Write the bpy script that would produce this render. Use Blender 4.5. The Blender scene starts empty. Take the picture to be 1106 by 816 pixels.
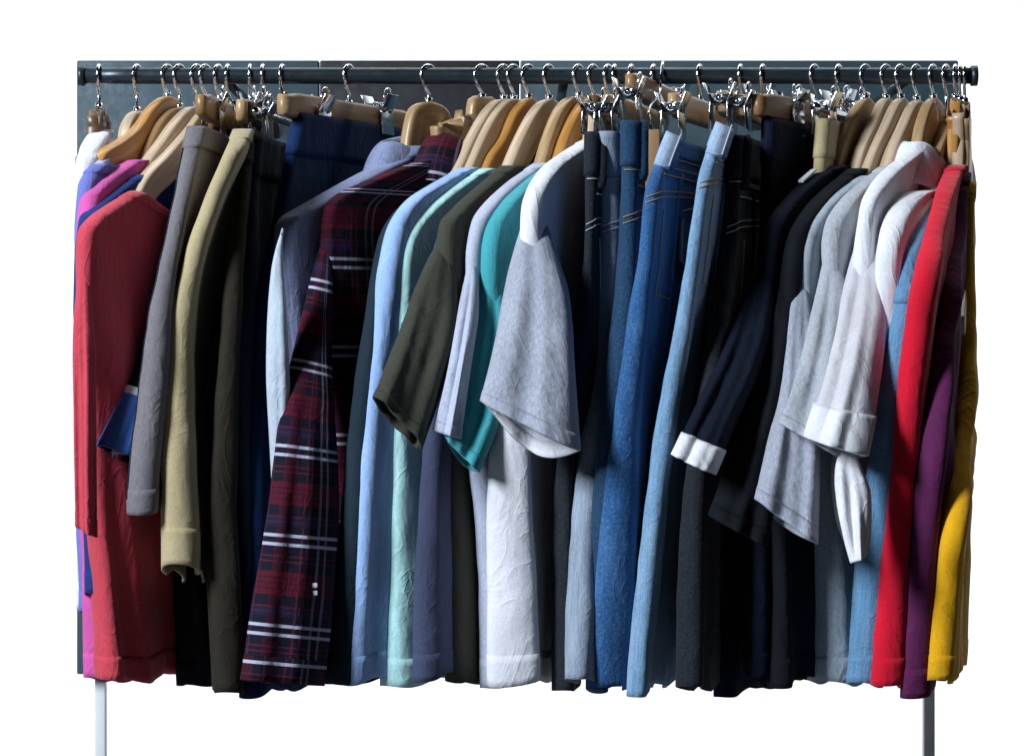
import bpy, math, random
from mathutils import Vector, noise
random.seed(7)
C = bpy.context.scene.collection
S = 0.0009          # metres per photo pixel at the rail
D = 3.0             # camera to rail
PI = math.pi
R = math.radians

# ------------------------------------------------------------------ mapping
def zpx(v, y=0.0):
    return (408 - v) * S * (D + y) / D
def pix(u, v, y=0.0):
    k = (D + y) / D
    return Vector(((u - 553) * S * k, y, (408 - v) * S * k))

class Plane:
    """the vertical plane in which a garment hangs: hook on the rail, shoulder tip at distance half"""
    def __init__(self, hook_u, tip_u, half):
        self.hx = (hook_u - 553) * S
        lo, hi = R(-30), R(75)
        for _ in range(60):
            a = (lo + hi) / 2
            X = (tip_u - 553) * S * (D - half * math.cos(a)) / D
            if self.hx - half * math.sin(a) > X: lo = a
            else: hi = a
        self.a = (lo + hi) / 2
        self.d = Vector((-math.sin(self.a), -math.cos(self.a), 0))
        self.n = Vector((math.cos(self.a), -math.sin(self.a), 0))
    def p_of(self, u):
        X = (u - 553) * S
        return (self.hx - X) / max(0.04, math.sin(self.a) - X * math.cos(self.a) / D)
    def at(self, p, z, n=0.0):
        return Vector((self.hx, 0, z)) + self.d * p + self.n * n
    def zof(self, p, v):
        return zpx(v, -p * math.cos(self.a))

# ------------------------------------------------------------------ mesh helpers
def mesh_obj(name, verts, faces, mat, parent=None, uvs=None, smooth=True, mat2=None):
    me = bpy.data.meshes.new(name)
    me.from_pydata([tuple(v) for v in verts], [], faces)
    me.materials.append(mat)
    if mat2: me.materials.append(mat2)
    if uvs:
        uv = me.uv_layers.new(name='UVMap')
        flat = []
        for f in uvs:
            for c in f: flat.extend(c)
        uv.data.foreach_set('uv', flat)
    if smooth:
        me.polygons.foreach_set('use_smooth', [True] * len(me.polygons))
    me.update()
    o = bpy.data.objects.new(name, me)
    C.objects.link(o)
    if parent:
        o.parent = parent
        o.matrix_parent_inverse = parent.matrix_world.inverted() if False else o.matrix_parent_inverse
        for v in me.vertices: v.co -= parent_loc(parent)
    return o
def parent_loc(p):
    v = Vector(p.location)
    while p.parent:
        p = p.parent; v += Vector(p.location)
    return v

def catmull(pts, n):
    """resample a list of tuples by arc length on a Catmull-Rom curve"""
    P = [Vector(p) if len(p) <= 3 else list(p) for p in pts]
    P = [list(p) for p in P]
    dim = len(P[0])
    dense = []
    for i in range(len(P) - 1):
        p0 = P[max(i - 1, 0)]; p1 = P[i]; p2 = P[i + 1]; p3 = P[min(i + 2, len(P) - 1)]
        for k in range(16):
            t = k / 16
            dense.append([0.5 * (2 * p1[j] + (p2[j] - p0[j]) * t + (2 * p0[j] - 5 * p1[j] + 4 * p2[j] - p3[j]) * t * t
                                 + (3 * p1[j] - p0[j] - 3 * p2[j] + p3[j]) * t ** 3) for j in range(dim)])
    dense.append(list(P[-1]))
    acc = [0.0]
    for i in range(1, len(dense)):
        acc.append(acc[-1] + math.sqrt(sum((dense[i][j] - dense[i - 1][j]) ** 2 for j in range(dim))))
    out = []; j = 0
    for i in range(n):
        t = acc[-1] * i / (n - 1)
        while j < len(acc) - 2 and acc[j + 1] < t: j += 1
        f = (t - acc[j]) / max(1e-9, acc[j + 1] - acc[j])
        f = min(1, max(0, f))
        out.append([dense[j][k] * (1 - f) + dense[j + 1][k] * f for k in range(dim)])
    return out

def loft(name, rings, mat, parent=None, thick=0.0014, mat2=None, cap0=False, cap1=False, closed=True):
    nr, m = len(rings), len(rings[0])
    verts = [p for r in rings for p in r]
    faces = []; uvs = []
    mid = rings[len(rings) * 2 // 3]
    per = [0.0]
    for j in range(m): per.append(per[-1] + (mid[(j + 1) % m] - mid[j]).length)
    ln = [0.0]
    for i in range(1, nr): ln.append(ln[-1] + (rings[i][0] - rings[i - 1][0]).length)
    for i in range(nr - 1):
        for j in range(m if closed else m - 1):
            k = (j + 1) % m
            faces.append((i * m + j, i * m + k, (i + 1) * m + k, (i + 1) * m + j))
            uvs.append(((per[j], -ln[i]), (per[j + 1], -ln[i]), (per[j + 1], -ln[i + 1]), (per[j], -ln[i + 1])))
    if cap0:
        faces.append(tuple(range(m))[::-1]); uvs.append([(0, 0)] * m)
    if cap1:
        faces.append(tuple((nr - 1) * m + j for j in range(m))); uvs.append([(0, 0)] * m)
    i0 = nr // 2
    cen = sum(rings[i0], Vector()) / m; vol = 0.0
    for j in range(m):
        a_, b_ = rings[i0][j], rings[i0][(j + 1) % m]
        c_ = rings[min(nr - 1, i0 + 1)][j]
        vol += (b_ - a_).cross(c_ - a_).dot(a_ - cen)
    if vol < 0:
        faces = [f[::-1] for f in faces]; uvs = [tuple(f)[::-1] for f in uvs]
    o = mesh_obj(name, verts, faces, mat, parent, uvs, True, mat2)
    if thick:
        md = o.modifiers.new('thickness', 'SOLIDIFY'); md.thickness = thick; md.offset = -1
        if mat2: md.material_offset = 1
    return o

def tube(name, path, r, mat, parent=None, seg=10):
    rings = []
    for i, p in enumerate(path):
        a = path[max(0, i - 1)]; b = path[min(len(path) - 1, i + 1)]
        t = (b - a).normalized()
        up = Vector((0, 0, 1)) if abs(t.z) < 0.9 else Vector((1, 0, 0))
        s = t.cross(up).normalized(); w = s.cross(t)
        rr = r(i / (len(path) - 1)) if callable(r) else r
        rings.append([p + s * (rr * math.cos(2 * PI * k / seg)) + w * (rr * math.sin(2 * PI * k / seg)) for k in range(seg)])
    return loft(name, rings, mat, parent, 0, None, True, True)

def box_geo(c, ax, ay, az, bev=0.0):
    """box from a centre and three half-axis vectors"""
    vs = []
    for i in (-1, 1):
        for j in (-1, 1):
            for k in (-1, 1):
                vs.append(c + ax * i + ay * j + az * k)
    fs = [(0, 1, 3, 2), (4, 6, 7, 5), (0, 4, 5, 1), (2, 3, 7, 6), (0, 2, 6, 4), (1, 5, 7, 3)]
    return vs, fs
def multi(name, geos, mat, parent=None, bev=0.0, smooth=False):
    V, F = [], []
    for vs, fs in geos:
        b = len(V); V += vs; F += [tuple(b + i for i in f) for f in fs]
    o = mesh_obj(name, V, F, mat, parent, None, smooth)
    if bev:
        md = o.modifiers.new('bevel', 'BEVEL'); md.width = bev; md.segments = 3; md.limit_method = 'ANGLE'
        o.data.polygons.foreach_set('use_smooth', [True] * len(o.data.polygons))
    return o

def thing(name, label, cat, loc, group=None):
    o = bpy.data.objects.new(name, None); C.objects.link(o)
    o.location = loc; o.empty_display_size = 0.02
    o['label'] = label; o['category'] = cat
    if group: o['group'] = group
    return o

# ------------------------------------------------------------------ materials
def newmat(name):
    m = bpy.data.materials.new(name); m.use_nodes = True
    nt = m.node_tree
    return m, nt, nt.nodes['Principled BSDF']
def N(nt, t, **kw):
    n = nt.nodes.new(t)
    for k, v in kw.items(): setattr(n, k, v)
    return n
def mixc(nt, fac, a, b, mode='MIX'):
    n = N(nt, 'ShaderNodeMix', data_type='RGBA', blend_type=mode)
    if isinstance(fac, (int, float)): n.inputs[0].default_value = fac
    else: nt.links.new(fac, n.inputs[0])
    for i, c in ((6, a), (7, b)):
        if isinstance(c, (tuple, list)): n.inputs[i].default_value = (*c[:3], 1)
        else: nt.links.new(c, n.inputs[i])
    return n.outputs[2]
def ramp(nt, fac, stops):
    r = N(nt, 'ShaderNodeValToRGB')
    while len(r.color_ramp.elements) < len(stops): r.color_ramp.elements.new(0.5)
    for e, (p, c) in zip(r.color_ramp.elements, stops):
        e.position = p; e.color = (c, c, c, 1) if isinstance(c, (int, float)) else (*c, 1)
    nt.links.new(fac, r.inputs[0])
    return r.outputs[0]
def noise_tex(nt, vec, scale, detail=3, rough=0.55, stretch=None, dist=0.0):
    if stretch:
        mp = N(nt, 'ShaderNodeMapping'); mp.inputs['Scale'].default_value = stretch
        nt.links.new(vec, mp.inputs['Vector']); vec = mp.outputs[0]
    n = N(nt, 'ShaderNodeTexNoise'); n.inputs['Scale'].default_value = scale
    n.inputs['Detail'].default_value = detail; n.inputs['Distortion'].default_value = dist; n.inputs['Roughness'].default_value = rough
    nt.links.new(vec, n.inputs['Vector'])
    return n.outputs['Fac']
def cloth_bumps(nt, bs, wrinkle=1.0, weave=1.0):
    tc = N(nt, 'ShaderNodeTexCoord')
    w1 = noise_tex(nt, tc.outputs['Object'], 1.0, 4, 0.55, (18, 18, 8))
    c = noise_tex(nt, tc.outputs['Object'], 1.0, 2, 0.5, (24, 24, 15), 1.6)
    w2 = ramp(nt, c, [(0.36, 0.0), (0.47, 0.55), (0.50, 1.0), (0.54, 0.6), (0.66, 0.1)])
    w3 = noise_tex(nt, tc.outputs['UV'], 1.0, 2, 0.5, (650, 650, 1))
    b1 = N(nt, 'ShaderNodeBump'); b1.inputs['Strength'].default_value = 1.0; b1.inputs['Distance'].default_value = 0.0060 * wrinkle
    nt.links.new(w1, b1.inputs['Height'])
    b2 = N(nt, 'ShaderNodeBump'); b2.inputs['Strength'].default_value = 0.8; b2.inputs['Distance'].default_value = 0.0007 * wrinkle
    nt.links.new(w2, b2.inputs['Height']); nt.links.new(b1.outputs[0], b2.inputs['Normal'])
    b3 = N(nt, 'ShaderNodeBump'); b3.inputs['Strength'].default_value = 0.6; b3.inputs['Distance'].default_value = 0.0006 * weave
    nt.links.new(w3, b3.inputs['Height']); nt.links.new(b2.outputs[0], b3.inputs['Normal'])
    nt.links.new(b3.outputs[0], bs.inputs['Normal'])
    return tc
def cloth(name, rgb, heather=0.0, wrinkle=1.0, sheen=0.15, var=0.12, trans=0.0):
    m, nt, bs = newmat(name)
    tc = cloth_bumps(nt, bs, wrinkle)
    big = noise_tex(nt, tc.outputs['Object'], 1.0, 3, 0.6, (14, 14, 9))
    dark = tuple(c * (1 - var) for c in rgb); light = tuple(min(1, c * (1 + var)) for c in rgb)
    col = mixc(nt, ramp(nt, big, [(0.35, 0), (0.65, 1)]), dark, light)
    fine = noise_tex(nt, tc.outputs['UV'], 1.0, 3, 0.75, (520, 300, 1))
    col = mixc(nt, ramp(nt, fine, [(0.38, 0.30), (0.60, 0)]), col, tuple(c * 0.62 for c in rgb))
    if heather:
        h = noise_tex(nt, tc.outputs['UV'], 1.0, 3, 0.7, (420, 190, 1))
        col = mixc(nt, ramp(nt, h, [(0.36, heather), (0.62, 0)]), col, tuple(c * 0.45 for c in rgb))
    nt.links.new(col, bs.inputs['Base Color'])
    bs.inputs['Roughness'].default_value = 0.85
    bs.inputs['Specular IOR Level'].default_value = 0.18
    bs.inputs['Sheen Weight'].default_value = sheen * min(1.0, max(rgb) * 2.2)
    bs.inputs['Sheen Roughness'].default_value = 0.5
    if trans:
        tr = N(nt, 'ShaderNodeBsdfTranslucent'); nt.links.new(col, tr.inputs['Color'])
        mx = N(nt, 'ShaderNodeMixShader'); mx.inputs[0].default_value = trans
        nt.links.new(bs.outputs[0], mx.inputs[1]); nt.links.new(tr.outputs[0], mx.inputs[2])
        nt.links.new(mx.outputs[0], nt.nodes['Material Output'].inputs['Surface'])
    return m
def denim(name, rgb, fade=0.5, worn=(0.42, 0.55, 0.68)):
    m, nt, bs = newmat(name)
    tc = cloth_bumps(nt, bs, 0.9, 1.6)
    st = noise_tex(nt, tc.outputs['UV'], 1.0, 4, 0.75, (900, 26, 1))
    slub = noise_tex(nt, tc.outputs['UV'], 1.0, 3, 0.7, (330, 330, 1))
    big = noise_tex(nt, tc.outputs['Object'], 1.0, 4, 0.65, (22, 22, 7))
    col = mixc(nt, ramp(nt, st, [(0.3, 0), (0.7, 1)]), tuple(c * 0.55 for c in rgb), tuple(min(1, c * 1.45) for c in rgb))
    col = mixc(nt, ramp(nt, slub, [(0.45, 0), (0.75, 0.35)]), col, worn)
    col = mixc(nt, ramp(nt, big, [(0.48, 0), (0.75, fade)]), col, worn)
    nt.links.new(col, bs.inputs['Base Color'])
    bs.inputs['Roughness'].default_value = 0.8
    bs.inputs['Specular IOR Level'].default_value = 0.2
    bs.inputs['Sheen Weight'].default_value = 0.08
    return m
def plaid(name):
    m, nt, bs = newmat(name)
    tc = cloth_bumps(nt, bs, 0.8)
    sep = N(nt, 'ShaderNodeSeparateXYZ'); nt.links.new(tc.outputs['UV'], sep.inputs[0])
    def math_(op, a, b=None, c=None):
        n = N(nt, 'ShaderNodeMath', operation=op)
        for i, x in enumerate((a, b, c)):
            if x is None: continue
            if isinstance(x, (int, float)): n.inputs[i].default_value = x
            else: nt.links.new(x, n.inputs[i])
        return n.outputs[0]
    def frac(ax, period, off):
        return math_('FRACT', math_('MULTIPLY_ADD', ax, 1 / period, off))
    def band(f, c, w):
        return math_('LESS_THAN', math_('ABSOLUTE', math_('SUBTRACT', f, c)), w)
    fu = frac(sep.outputs[0], 0.098, 0.69); fv = frac(sep.outputs[1], 0.082, 0.12)
    col = (0.007, 0.007, 0.016)
    redv = band(fv, 0.62, 0.13); redu = band(fu, 0.62, 0.13)
    col = mixc(nt, math_('MULTIPLY', redv, 0.22), col, (0.30, 0.006, 0.02))
    col = mixc(nt, math_('MULTIPLY', redu, 0.10), col, (0.30, 0.006, 0.02))
    for c in (0.56, 0.62, 0.68):
        col = mixc(nt, math_('MULTIPLY', band(fv, c, 0.012), 0.7), col, (0.03, 0.005, 0.02))
    for c in (0.30, 0.36, 0.86, 0.92):
        col = mixc(nt, math_('MULTIPLY', band(fv, c, 0.009), 0.3), col, (0.20, 0.02, 0.04))
        col = mixc(nt, math_('MULTIPLY', band(fu, c, 0.009), 0.3), col, (0.20, 0.02, 0.04))
    dn = math_('MULTIPLY', math_('MAXIMUM', band(fv, 0.30, 0.05), band(fu, 0.30, 0.05)), 0.5)
    col = mixc(nt, dn, col, (0.015, 0.015, 0.05))
    wv = math_('MAXIMUM', band(fv, 0.05, 0.018), band(fv, 0.15, 0.018))
    wu = math_('MAXIMUM', band(fu, 0.05, 0.016), band(fu, 0.14, 0.016))
    col = mixc(nt, math_('MULTIPLY', wu, 0.28), col, (0.40, 0.40, 0.50))
    col = mixc(nt, math_('MULTIPLY', wv, 0.8), col, (0.50, 0.50, 0.62))
    nt.links.new(col, bs.inputs['Base Color'])
    bs.inputs['Roughness'].default_value = 0.85; bs.inputs['Specular IOR Level'].default_value = 0.15
    return m
def wood(name, a, b, rough=0.38):
    m, nt, bs = newmat(name)
    tc = N(nt, 'ShaderNodeTexCoord')
    g = noise_tex(nt, tc.outputs['UV'], 1.0, 5, 0.65, (160, 14, 1))
    g2 = noise_tex(nt, tc.outputs['Object'], 18.0, 3)
    col = mixc(nt, ramp(nt, g, [(0.32, 0), (0.7, 1)]), a, b)
    col = mixc(nt, ramp(nt, g2, [(0.4, 0), (0.8, 0.35)]), col, tuple(c * 0.6 for c in a))
    nt.links.new(col, bs.inputs['Base Color'])
    bs.inputs['Roughness'].default_value = rough
    bs.inputs['Coat Weight'].default_value = 0.12; bs.inputs['Coat Roughness'].default_value = 0.2
    bp = N(nt, 'ShaderNodeBump'); bp.inputs['Distance'].default_value = 0.0004; bp.inputs['Strength'].default_value = 0.6
    nt.links.new(g, bp.inputs['Height']); nt.links.new(bp.outputs[0], bs.inputs['Normal'])
    return m
def plain(name, rgb, rough=0.5, metal=0.0, bump=0.0):
    m, nt, bs = newmat(name)
    tc = N(nt, 'ShaderNodeTexCoord')
    n = noise_tex(nt, tc.outputs['Object'], 12.0, 5, 0.65)
    col = mixc(nt, ramp(nt, n, [(0.3, 0), (0.7, 1)]), tuple(c * 0.9 for c in rgb), tuple(min(1, c * 1.08) for c in rgb))
    nt.links.new(col, bs.inputs['Base Color'])
    n2 = noise_tex(nt, tc.outputs['Object'], 90.0, 3)
    nt.links.new(ramp(nt, n2, [(0.3, max(0.02, rough - 0.08)), (0.7, min(1, rough + 0.08))]), bs.inputs['Roughness'])
    bs.inputs['Metallic'].default_value = metal
    if bump:
        bp = N(nt, 'ShaderNodeBump'); bp.inputs['Distance'].default_value = bump
        nt.links.new(n2, bp.inputs['Height']); nt.links.new(bp.outputs[0], bs.inputs['Normal'])
    return m

def smooth_paint(name, rgb):
    m, nt, bs = newmat(name)
    tc = N(nt, 'ShaderNodeTexCoord')
    n = noise_tex(nt, tc.outputs['Object'], 1.3, 2, 0.4)
    nt.links.new(mixc(nt, n, tuple(c * 0.985 for c in rgb), tuple(c * 1.01 for c in rgb)), bs.inputs['Base Color'])
    bs.inputs['Roughness'].default_value = 0.9; bs.inputs['Specular IOR Level'].default_value = 0.2
    return m
M = dict(
    white=cloth('white_cotton', (0.80, 0.80, 0.84), 0, 0.9),
    sheer=cloth('sheer_white_cotton', (0.82, 0.80, 0.83), 0, 0.9, trans=0.22),
    lavender=cloth('lavender_cotton', (0.52, 0.55, 0.82)),
    violet=cloth('violet_blue_cotton', (0.16, 0.18, 0.50)),
    magenta=cloth('magenta_cotton', (0.62, 0.10, 0.36)),
    navy=cloth('navy_cotton', (0.015, 0.035, 0.17)),
    coral=cloth('coral_cotton', (0.56, 0.056, 0.080), 0, 1.1),
    black=cloth('black_cotton', (0.0045, 0.006, 0.009)),
    bluecuff=cloth('blue_ribbing', (0.04, 0.12, 0.40)),
    greyshorts=cloth('grey_brown_twill', (0.20, 0.185, 0.195), 0.35, 0.8),
    khaki=cloth('khaki_twill', (0.46, 0.38, 0.21), 0, 0.7),
    olivedark=cloth('dark_olive_twill', (0.024, 0.020, 0.013), 0, 1.0),
    charcoal=cloth('charcoal_navy_wool', (0.012, 0.018, 0.032)),
    bluetwill=cloth('blue_twill', (0.005, 0.024, 0.085), 0, 0.8),
    denimshirt=denim('chambray', (0.20, 0.235, 0.38), 0.3, (0.42, 0.46, 0.60)),
    paleblue=cloth('pale_grey_blue_cotton', (0.52, 0.60, 0.68), 0.2),
    plaid=plaid('red_black_plaid'),
    teal_black=cloth('blue_black_cotton', (0.014, 0.028, 0.042)),
    periwinkle=cloth('light_blue_cotton', (0.34, 0.51, 0.84)),
    mint=cloth('mint_cotton', (0.48, 0.80, 0.77)),
    slate=cloth('slate_cotton', (0.055, 0.065, 0.12)),
    olive=cloth('olive_cotton', (0.050, 0.052, 0.038), 0, 0.8),
    teal=cloth('teal_cotton', (0.055, 0.36, 0.40)),
    grey=cloth('grey_heather_jersey', (0.43, 0.46, 0.54), 0.55, 0.9),
    grey2=cloth('pale_grey_heather_jersey', (0.50, 0.53, 0.57), 0.45, 0.9),
    lavgrey=cloth('pale_lavender_grey_jersey', (0.50, 0.54, 0.66), 0.25, 0.9),
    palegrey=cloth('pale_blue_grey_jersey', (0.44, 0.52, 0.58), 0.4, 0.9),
    jblack=denim('black_denim', (0.010, 0.013, 0.018), 0.05, (0.05, 0.06, 0.08)),
    jgrey=denim('washed_grey_denim', (0.26, 0.32, 0.40), 0.35, (0.46, 0.50, 0.56)),
    jdark=denim('dark_blue_denim', (0.010, 0.040, 0.090), 0.12, (0.06, 0.15, 0.26)),
    jmid=denim('mid_blue_denim', (0.018, 0.085, 0.23), 0.4, (0.16, 0.36, 0.62)),
    jlight=denim('light_blue_denim', (0.16, 0.30, 0.46), 0.5, (0.46, 0.60, 0.74)),
    jinside=denim('denim_reverse', (0.30, 0.44, 0.62), 0.4, (0.62, 0.70, 0.80)),
    djacket=denim('faded_blue_denim', (0.10, 0.25, 0.42), 0.3, (0.30, 0.46, 0.62)),
    navypants=cloth('dark_navy_twill', (0.006, 0.010, 0.028)),
    navytee=cloth('ink_navy_cotton', (0.0035, 0.007, 0.018)),
    red=cloth('red_jersey', (0.70, 0.006, 0.030), 0, 0.8),
    purple=cloth('plum_jersey', (0.115, 0.016, 0.080), 0, 0.8),
    yellow=cloth('yellow_jersey', (0.82, 0.42, 0.006), 0, 0.8),
    stitch=plain('tan_thread', (0.45, 0.30, 0.13), 0.8),
    palestitch=plain('pale_thread', (0.55, 0.58, 0.62), 0.8),
    w_pale=wood('pale_beech', (0.46, 0.32, 0.19), (0.70, 0.56, 0.40)),
    w_tan=wood('tan_wood', (0.34, 0.20, 0.085), (0.54, 0.37, 0.19)),
    w_orange=wood('honey_wood', (0.38, 0.16, 0.03), (0.60, 0.31, 0.08)),
    w_brown=wood('brown_wood', (0.26, 0.14, 0.055), (0.36, 0.21, 0.09)),
    w_dark=wood('dark_wood', (0.10, 0.05, 0.022), (0.15, 0.08, 0.035)),
    chrome=plain('chrome', (0.82, 0.85, 0.88), 0.16, 1.0),
    steel=plain('dark_steel', (0.30, 0.31, 0.33), 0.3, 1.0),
    railsteel=plain('dark_rail_steel', (0.035, 0.05, 0.06), 0.35, 0.6),
    rack=plain('white_powder_coat', (0.82, 0.83, 0.84), 0.4, 0.0),
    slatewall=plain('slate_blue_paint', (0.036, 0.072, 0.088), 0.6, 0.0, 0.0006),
    blackwall=plain('near_black', (0.010, 0.012, 0.014), 0.7, 0.0, 0.0006),  # near-black tone for the middle stretch of the back panel
    wall=smooth_paint('white_wall_paint', (0.83, 0.85, 0.865)),
    floor=plain('pale_floor', (0.16, 0.16, 0.17), 0.6, 0.0),
)

RAILV = 82
ZR = zpx(RAILV)
RAIL_R = 0.0080
# ------------------------------------------------------------------ hangers
def add_hook(t, pl, z0, rot=1.0):
    rr = RAIL_R + 0.0022
    path = [pl.at(0, z0 - 0.004)]
    zs = ZR - rr * 1.75
    for k in range(1, 6): path.append(pl.at(0, z0 + (zs - z0) * k / 5))
    path.append(pl.at(rr * 0.5 * rot, ZR - rr * 1.18))
    for k in range(0, 22):
        f = R(-42 + k * 12)
        path.append(pl.at(rr * math.cos(f) * rot, ZR + rr * math.sin(f)))
    dense = [Vector(q) for q in catmull([tuple(q) for q in path], 60)]
    tube('hook', dense, 0.00165, M['chrome'], t, 10)
    # ferrule where the hook enters the wood
    tube('ferrule', [pl.at(0, z0 - 0.002), pl.at(0, z0 + 0.004)], 0.0036, M['chrome'], t, 14)

def wood_hanger(pl, top, mat, label, half=0.195, far=None, thick=0.0065, height=0.030, group='wooden hangers on the rail'):
    """top: photo points of the upper edge, from the apex under the hook out to the shoulder tip"""
    t = thing('wooden_hanger', label, 'hanger', (pl.hx, 0, ZR), group)
    pts = []
    for (u, v) in top:
        p = max(0, pl.p_of(u))
        if p < half * 0.97 or not pts: pts.append((p, pl.zof(p, v)))
    pts[0] = (0.0, pts[0][1])
    pts.sort()
    # extend to full half length along the last slope
    if pts[-1][0] < half - 0.004:
        (p0, z0), (p1, z1) = (pts[-2], pts[-1]) if len(pts) > 1 else ((0.0, pts[0][1] + 0.001), (0.0, pts[0][1]))
        sl = max(-0.7, min(-0.25, (z1 - z0) / max(1e-4, p1 - p0)))
        pts.append((half, z1 + sl * (half - p1)))
    near = catmull(pts, 34)
    line = [(-p, z) for p, z in near[::-1] if p <= (far or half) + 1e-6][:-1] + near
    rings = []
    nl = len(line)
    for i, (p, z) in enumerate(line):
        q = abs(p) / half
        a = line[max(0, i - 1)]; b = line[min(nl - 1, i + 1)]
        tx, tz = b[0] - a[0], b[1] - a[1]; L = math.hypot(tx, tz) or 1
        nx, nz = tz / L, -tx / L       # downwards normal
        if nz > 0: nx, nz = -nx, -nz
        h = height * (1.0 - 0.30 * q); w = thick * (0.85 + 0.35 * q)
        if q > 0.96: h *= 0.75; w *= 0.7
        ring = []
        for (hx, wx) in ((0, -0.78), (0, 0.0), (0, 0.78), (0.05, 0.95), (0.12, 1), (0.5, 1.0), (0.86, 1), (0.95, 0.95), (1, 0.78), (1, -0.78), (0.95, -0.95), (0.86, -1), (0.5, -1), (0.12, -1), (0.05, -0.95)):
            ring.append(pl.at(p + nx * h * hx, z + nz * h * hx, w * wx))
        rings.append(ring)
    o = loft('shoulder_bar', rings, mat, t, 0, None, True, True)
    add_hook(t, pl, pts[0][1])
    return t

def clip_geo(pl, p, ztop, zbot, nside, w):
    c = pl.at(p, (ztop + zbot) / 2, nside)
    return box_geo(c, pl.d * w, pl.n * 0.0008, Vector((0, 0, (ztop - zbot) / 2)))

CLIP = 1.35
def clip_hanger(pl, half, vbar, mat, label, clips=(0.06,), bar_h=0.024, metal=False, clip_v=(100, 146), tip=None):
    """wooden trouser hanger: bar, hook and two sprung clips"""
    t = thing('clip_hanger', label, 'hanger', (pl.hx, 0, ZR), 'clip hangers on the rail')
    zb = zpx(vbar)
    if metal:
        tube('bar', [pl.at(half * k / 6, zb) for k in range(-6, 7)], 0.0042, M['chrome'], t, 12)
    else:
        rings = []
        for k in range(-10, 11):
            q = abs(k) / 10; p = half * k / 10
            h = bar_h / 2 * (1.0 if q < 0.9 else 0.8); w = 0.0055 if q < 0.95 else 0.0042
            rings.append([pl.at(p, zb + h * b, w * a) for a, b in ((1, .75), (.8, 1), (-.8, 1), (-1, .75), (-1, -.75), (-.8, -1), (.8, -1), (1, -.75))])
        loft('bar', rings, mat, t, 0, None, True, True)
    add_hook(t, pl, zb + bar_h / 2 - 0.002)
    for cp in clips:
        for sgn in (1, -1):
            p = cp * sgn
            y = -p * math.cos(pl.a)
            z1 = zpx(clip_v[0], y); z0 = zpx(clip_v[1], y)
            zm = z1 - (z1 - z0) * 0.40
            g = []
            for sd in (1, -1):
                # handle flare above, jaw below: two bent plates
                for (za, zb_, na, nb, w) in ((z1, zm, 0.0150, 0.0080, 0.0115), (zm - 0.0002, z0, 0.0080, 0.0092, 0.0125)):
                    pa = pl.at(p, za, na * sd); pb = pl.at(p, zb_, nb * sd)
                    c = (pa + pb) / 2; ax = pl.d * w; az = (pa - pb) / 2
                    g.append(box_geo(c, ax, pl.n * 0.0007, az))
                # side ears
                for e in (1, -1):
                    g.append(box_geo(pl.at(p + 0.0062 * e, zm + 0.003, 0.006 * sd), pl.d * 0.0007, pl.n * 0.0045, Vector((0, 0, 0.005))))
            cl = multi('clip', g, M['chrome'], t, 0.0004)
            # coil spring across the clip
            path = []
            for k in range(0, 97):
                f = 2 * PI * k / 12
                path.append(pl.at(p - 0.010 + 0.020 * k / 96, zm + 0.004 + 0.0042 * math.sin(f), 0.0042 * math.cos(f)))
            tube('spring', path, 0.0008, M['steel'], cl, 6)
            tube('pivot', [pl.at(p - 0.012, zm + 0.004), pl.at(p + 0.012, zm + 0.004)], 0.0017, M['chrome'], cl, 10)
            tube('wire_loop', [pl.at(p + 0.009 * math.cos(PI * k / 12), zm + 0.010 + 0.012 * math.sin(PI * k / 12), 0.0095) for k in range(13)], 0.0011, M['chrome'], cl, 8)
    return t

# ------------------------------------------------------------------ cloth tubes
def ss(a, b, x):
    t = min(1, max(0, (x - a) / (b - a))); return t * t * (3 - 2 * t)
def section(Np, Fp, z, rn, tm, fold, seed, l, dz_fun=None, M1=26, MC=14, wav=1.0):
    """closed plan outline from the near edge Np to the far edge Fp (both 2-D), rounded near end of radius rn"""
    ax = Np - Fp; L = ax.length; ax = ax / L
    nn = Vector((-ax.y, ax.x)); 
    if nn.x < 0: nn = -nn          # towards the right of the picture
    rf = tm
    out = []
    def halfw(s):                  # s = distance from the near end
        return tm + (rn - tm) * math.exp(-((s - rn) / 0.05) ** 2) if s > rn else rn
    prof = []
    for k in range(M1):            # right side, near to far
        s = rn + (L - rn - rf) * (k / (M1 - 1)) ** 1.35
        prof.append((s, halfw(s)))
    for k in range(1, 6):
        f = PI * k / 6
        prof.append((L - rf + rf * math.sin(f), rf * math.cos(f)))
    for k in range(M1 - 1, -1, -1):
        s = rn + (L - rn - rf) * (k / (M1 - 1)) ** 1.35
        prof.append((s, -halfw(s)))
    for k in range(1, MC):         # near cap, left to right
        f = PI * k / MC
        prof.append((rn - rn * math.sin(f), -rn * math.cos(f)))
    for (s, n) in prof:
        w = fold * wav * (math.sin(2 * PI * (s / 0.075 + seed * 0.37 + 0.25 * math.sin(3 * l + seed))) * 0.6
                          + math.sin(2 * PI * (s / 0.041 + seed * 0.71 - 0.5 * l)) * 0.4)
        q = Np - ax * s + nn * (n + w)
        nz = noise.noise(Vector((q.x * 24 + seed * 7.3, q.y * 24, z * 5))) * 0.0045 + noise.noise(Vector((q.x * 48 + z * 22, q.y * 48 + seed, z * 26))) * 0.0011
        amp = ss(0.0, 0.25, l)
        side = 1 if n >= 0 else -1
        if s < rn:
            dirn = (nn * n - ax * (s - rn)); dirn = dirn / (dirn.length or 1)
        else: dirn = nn * side
        q = q + dirn * nz * amp
        out.append((q, s, n, L))
    return out

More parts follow.
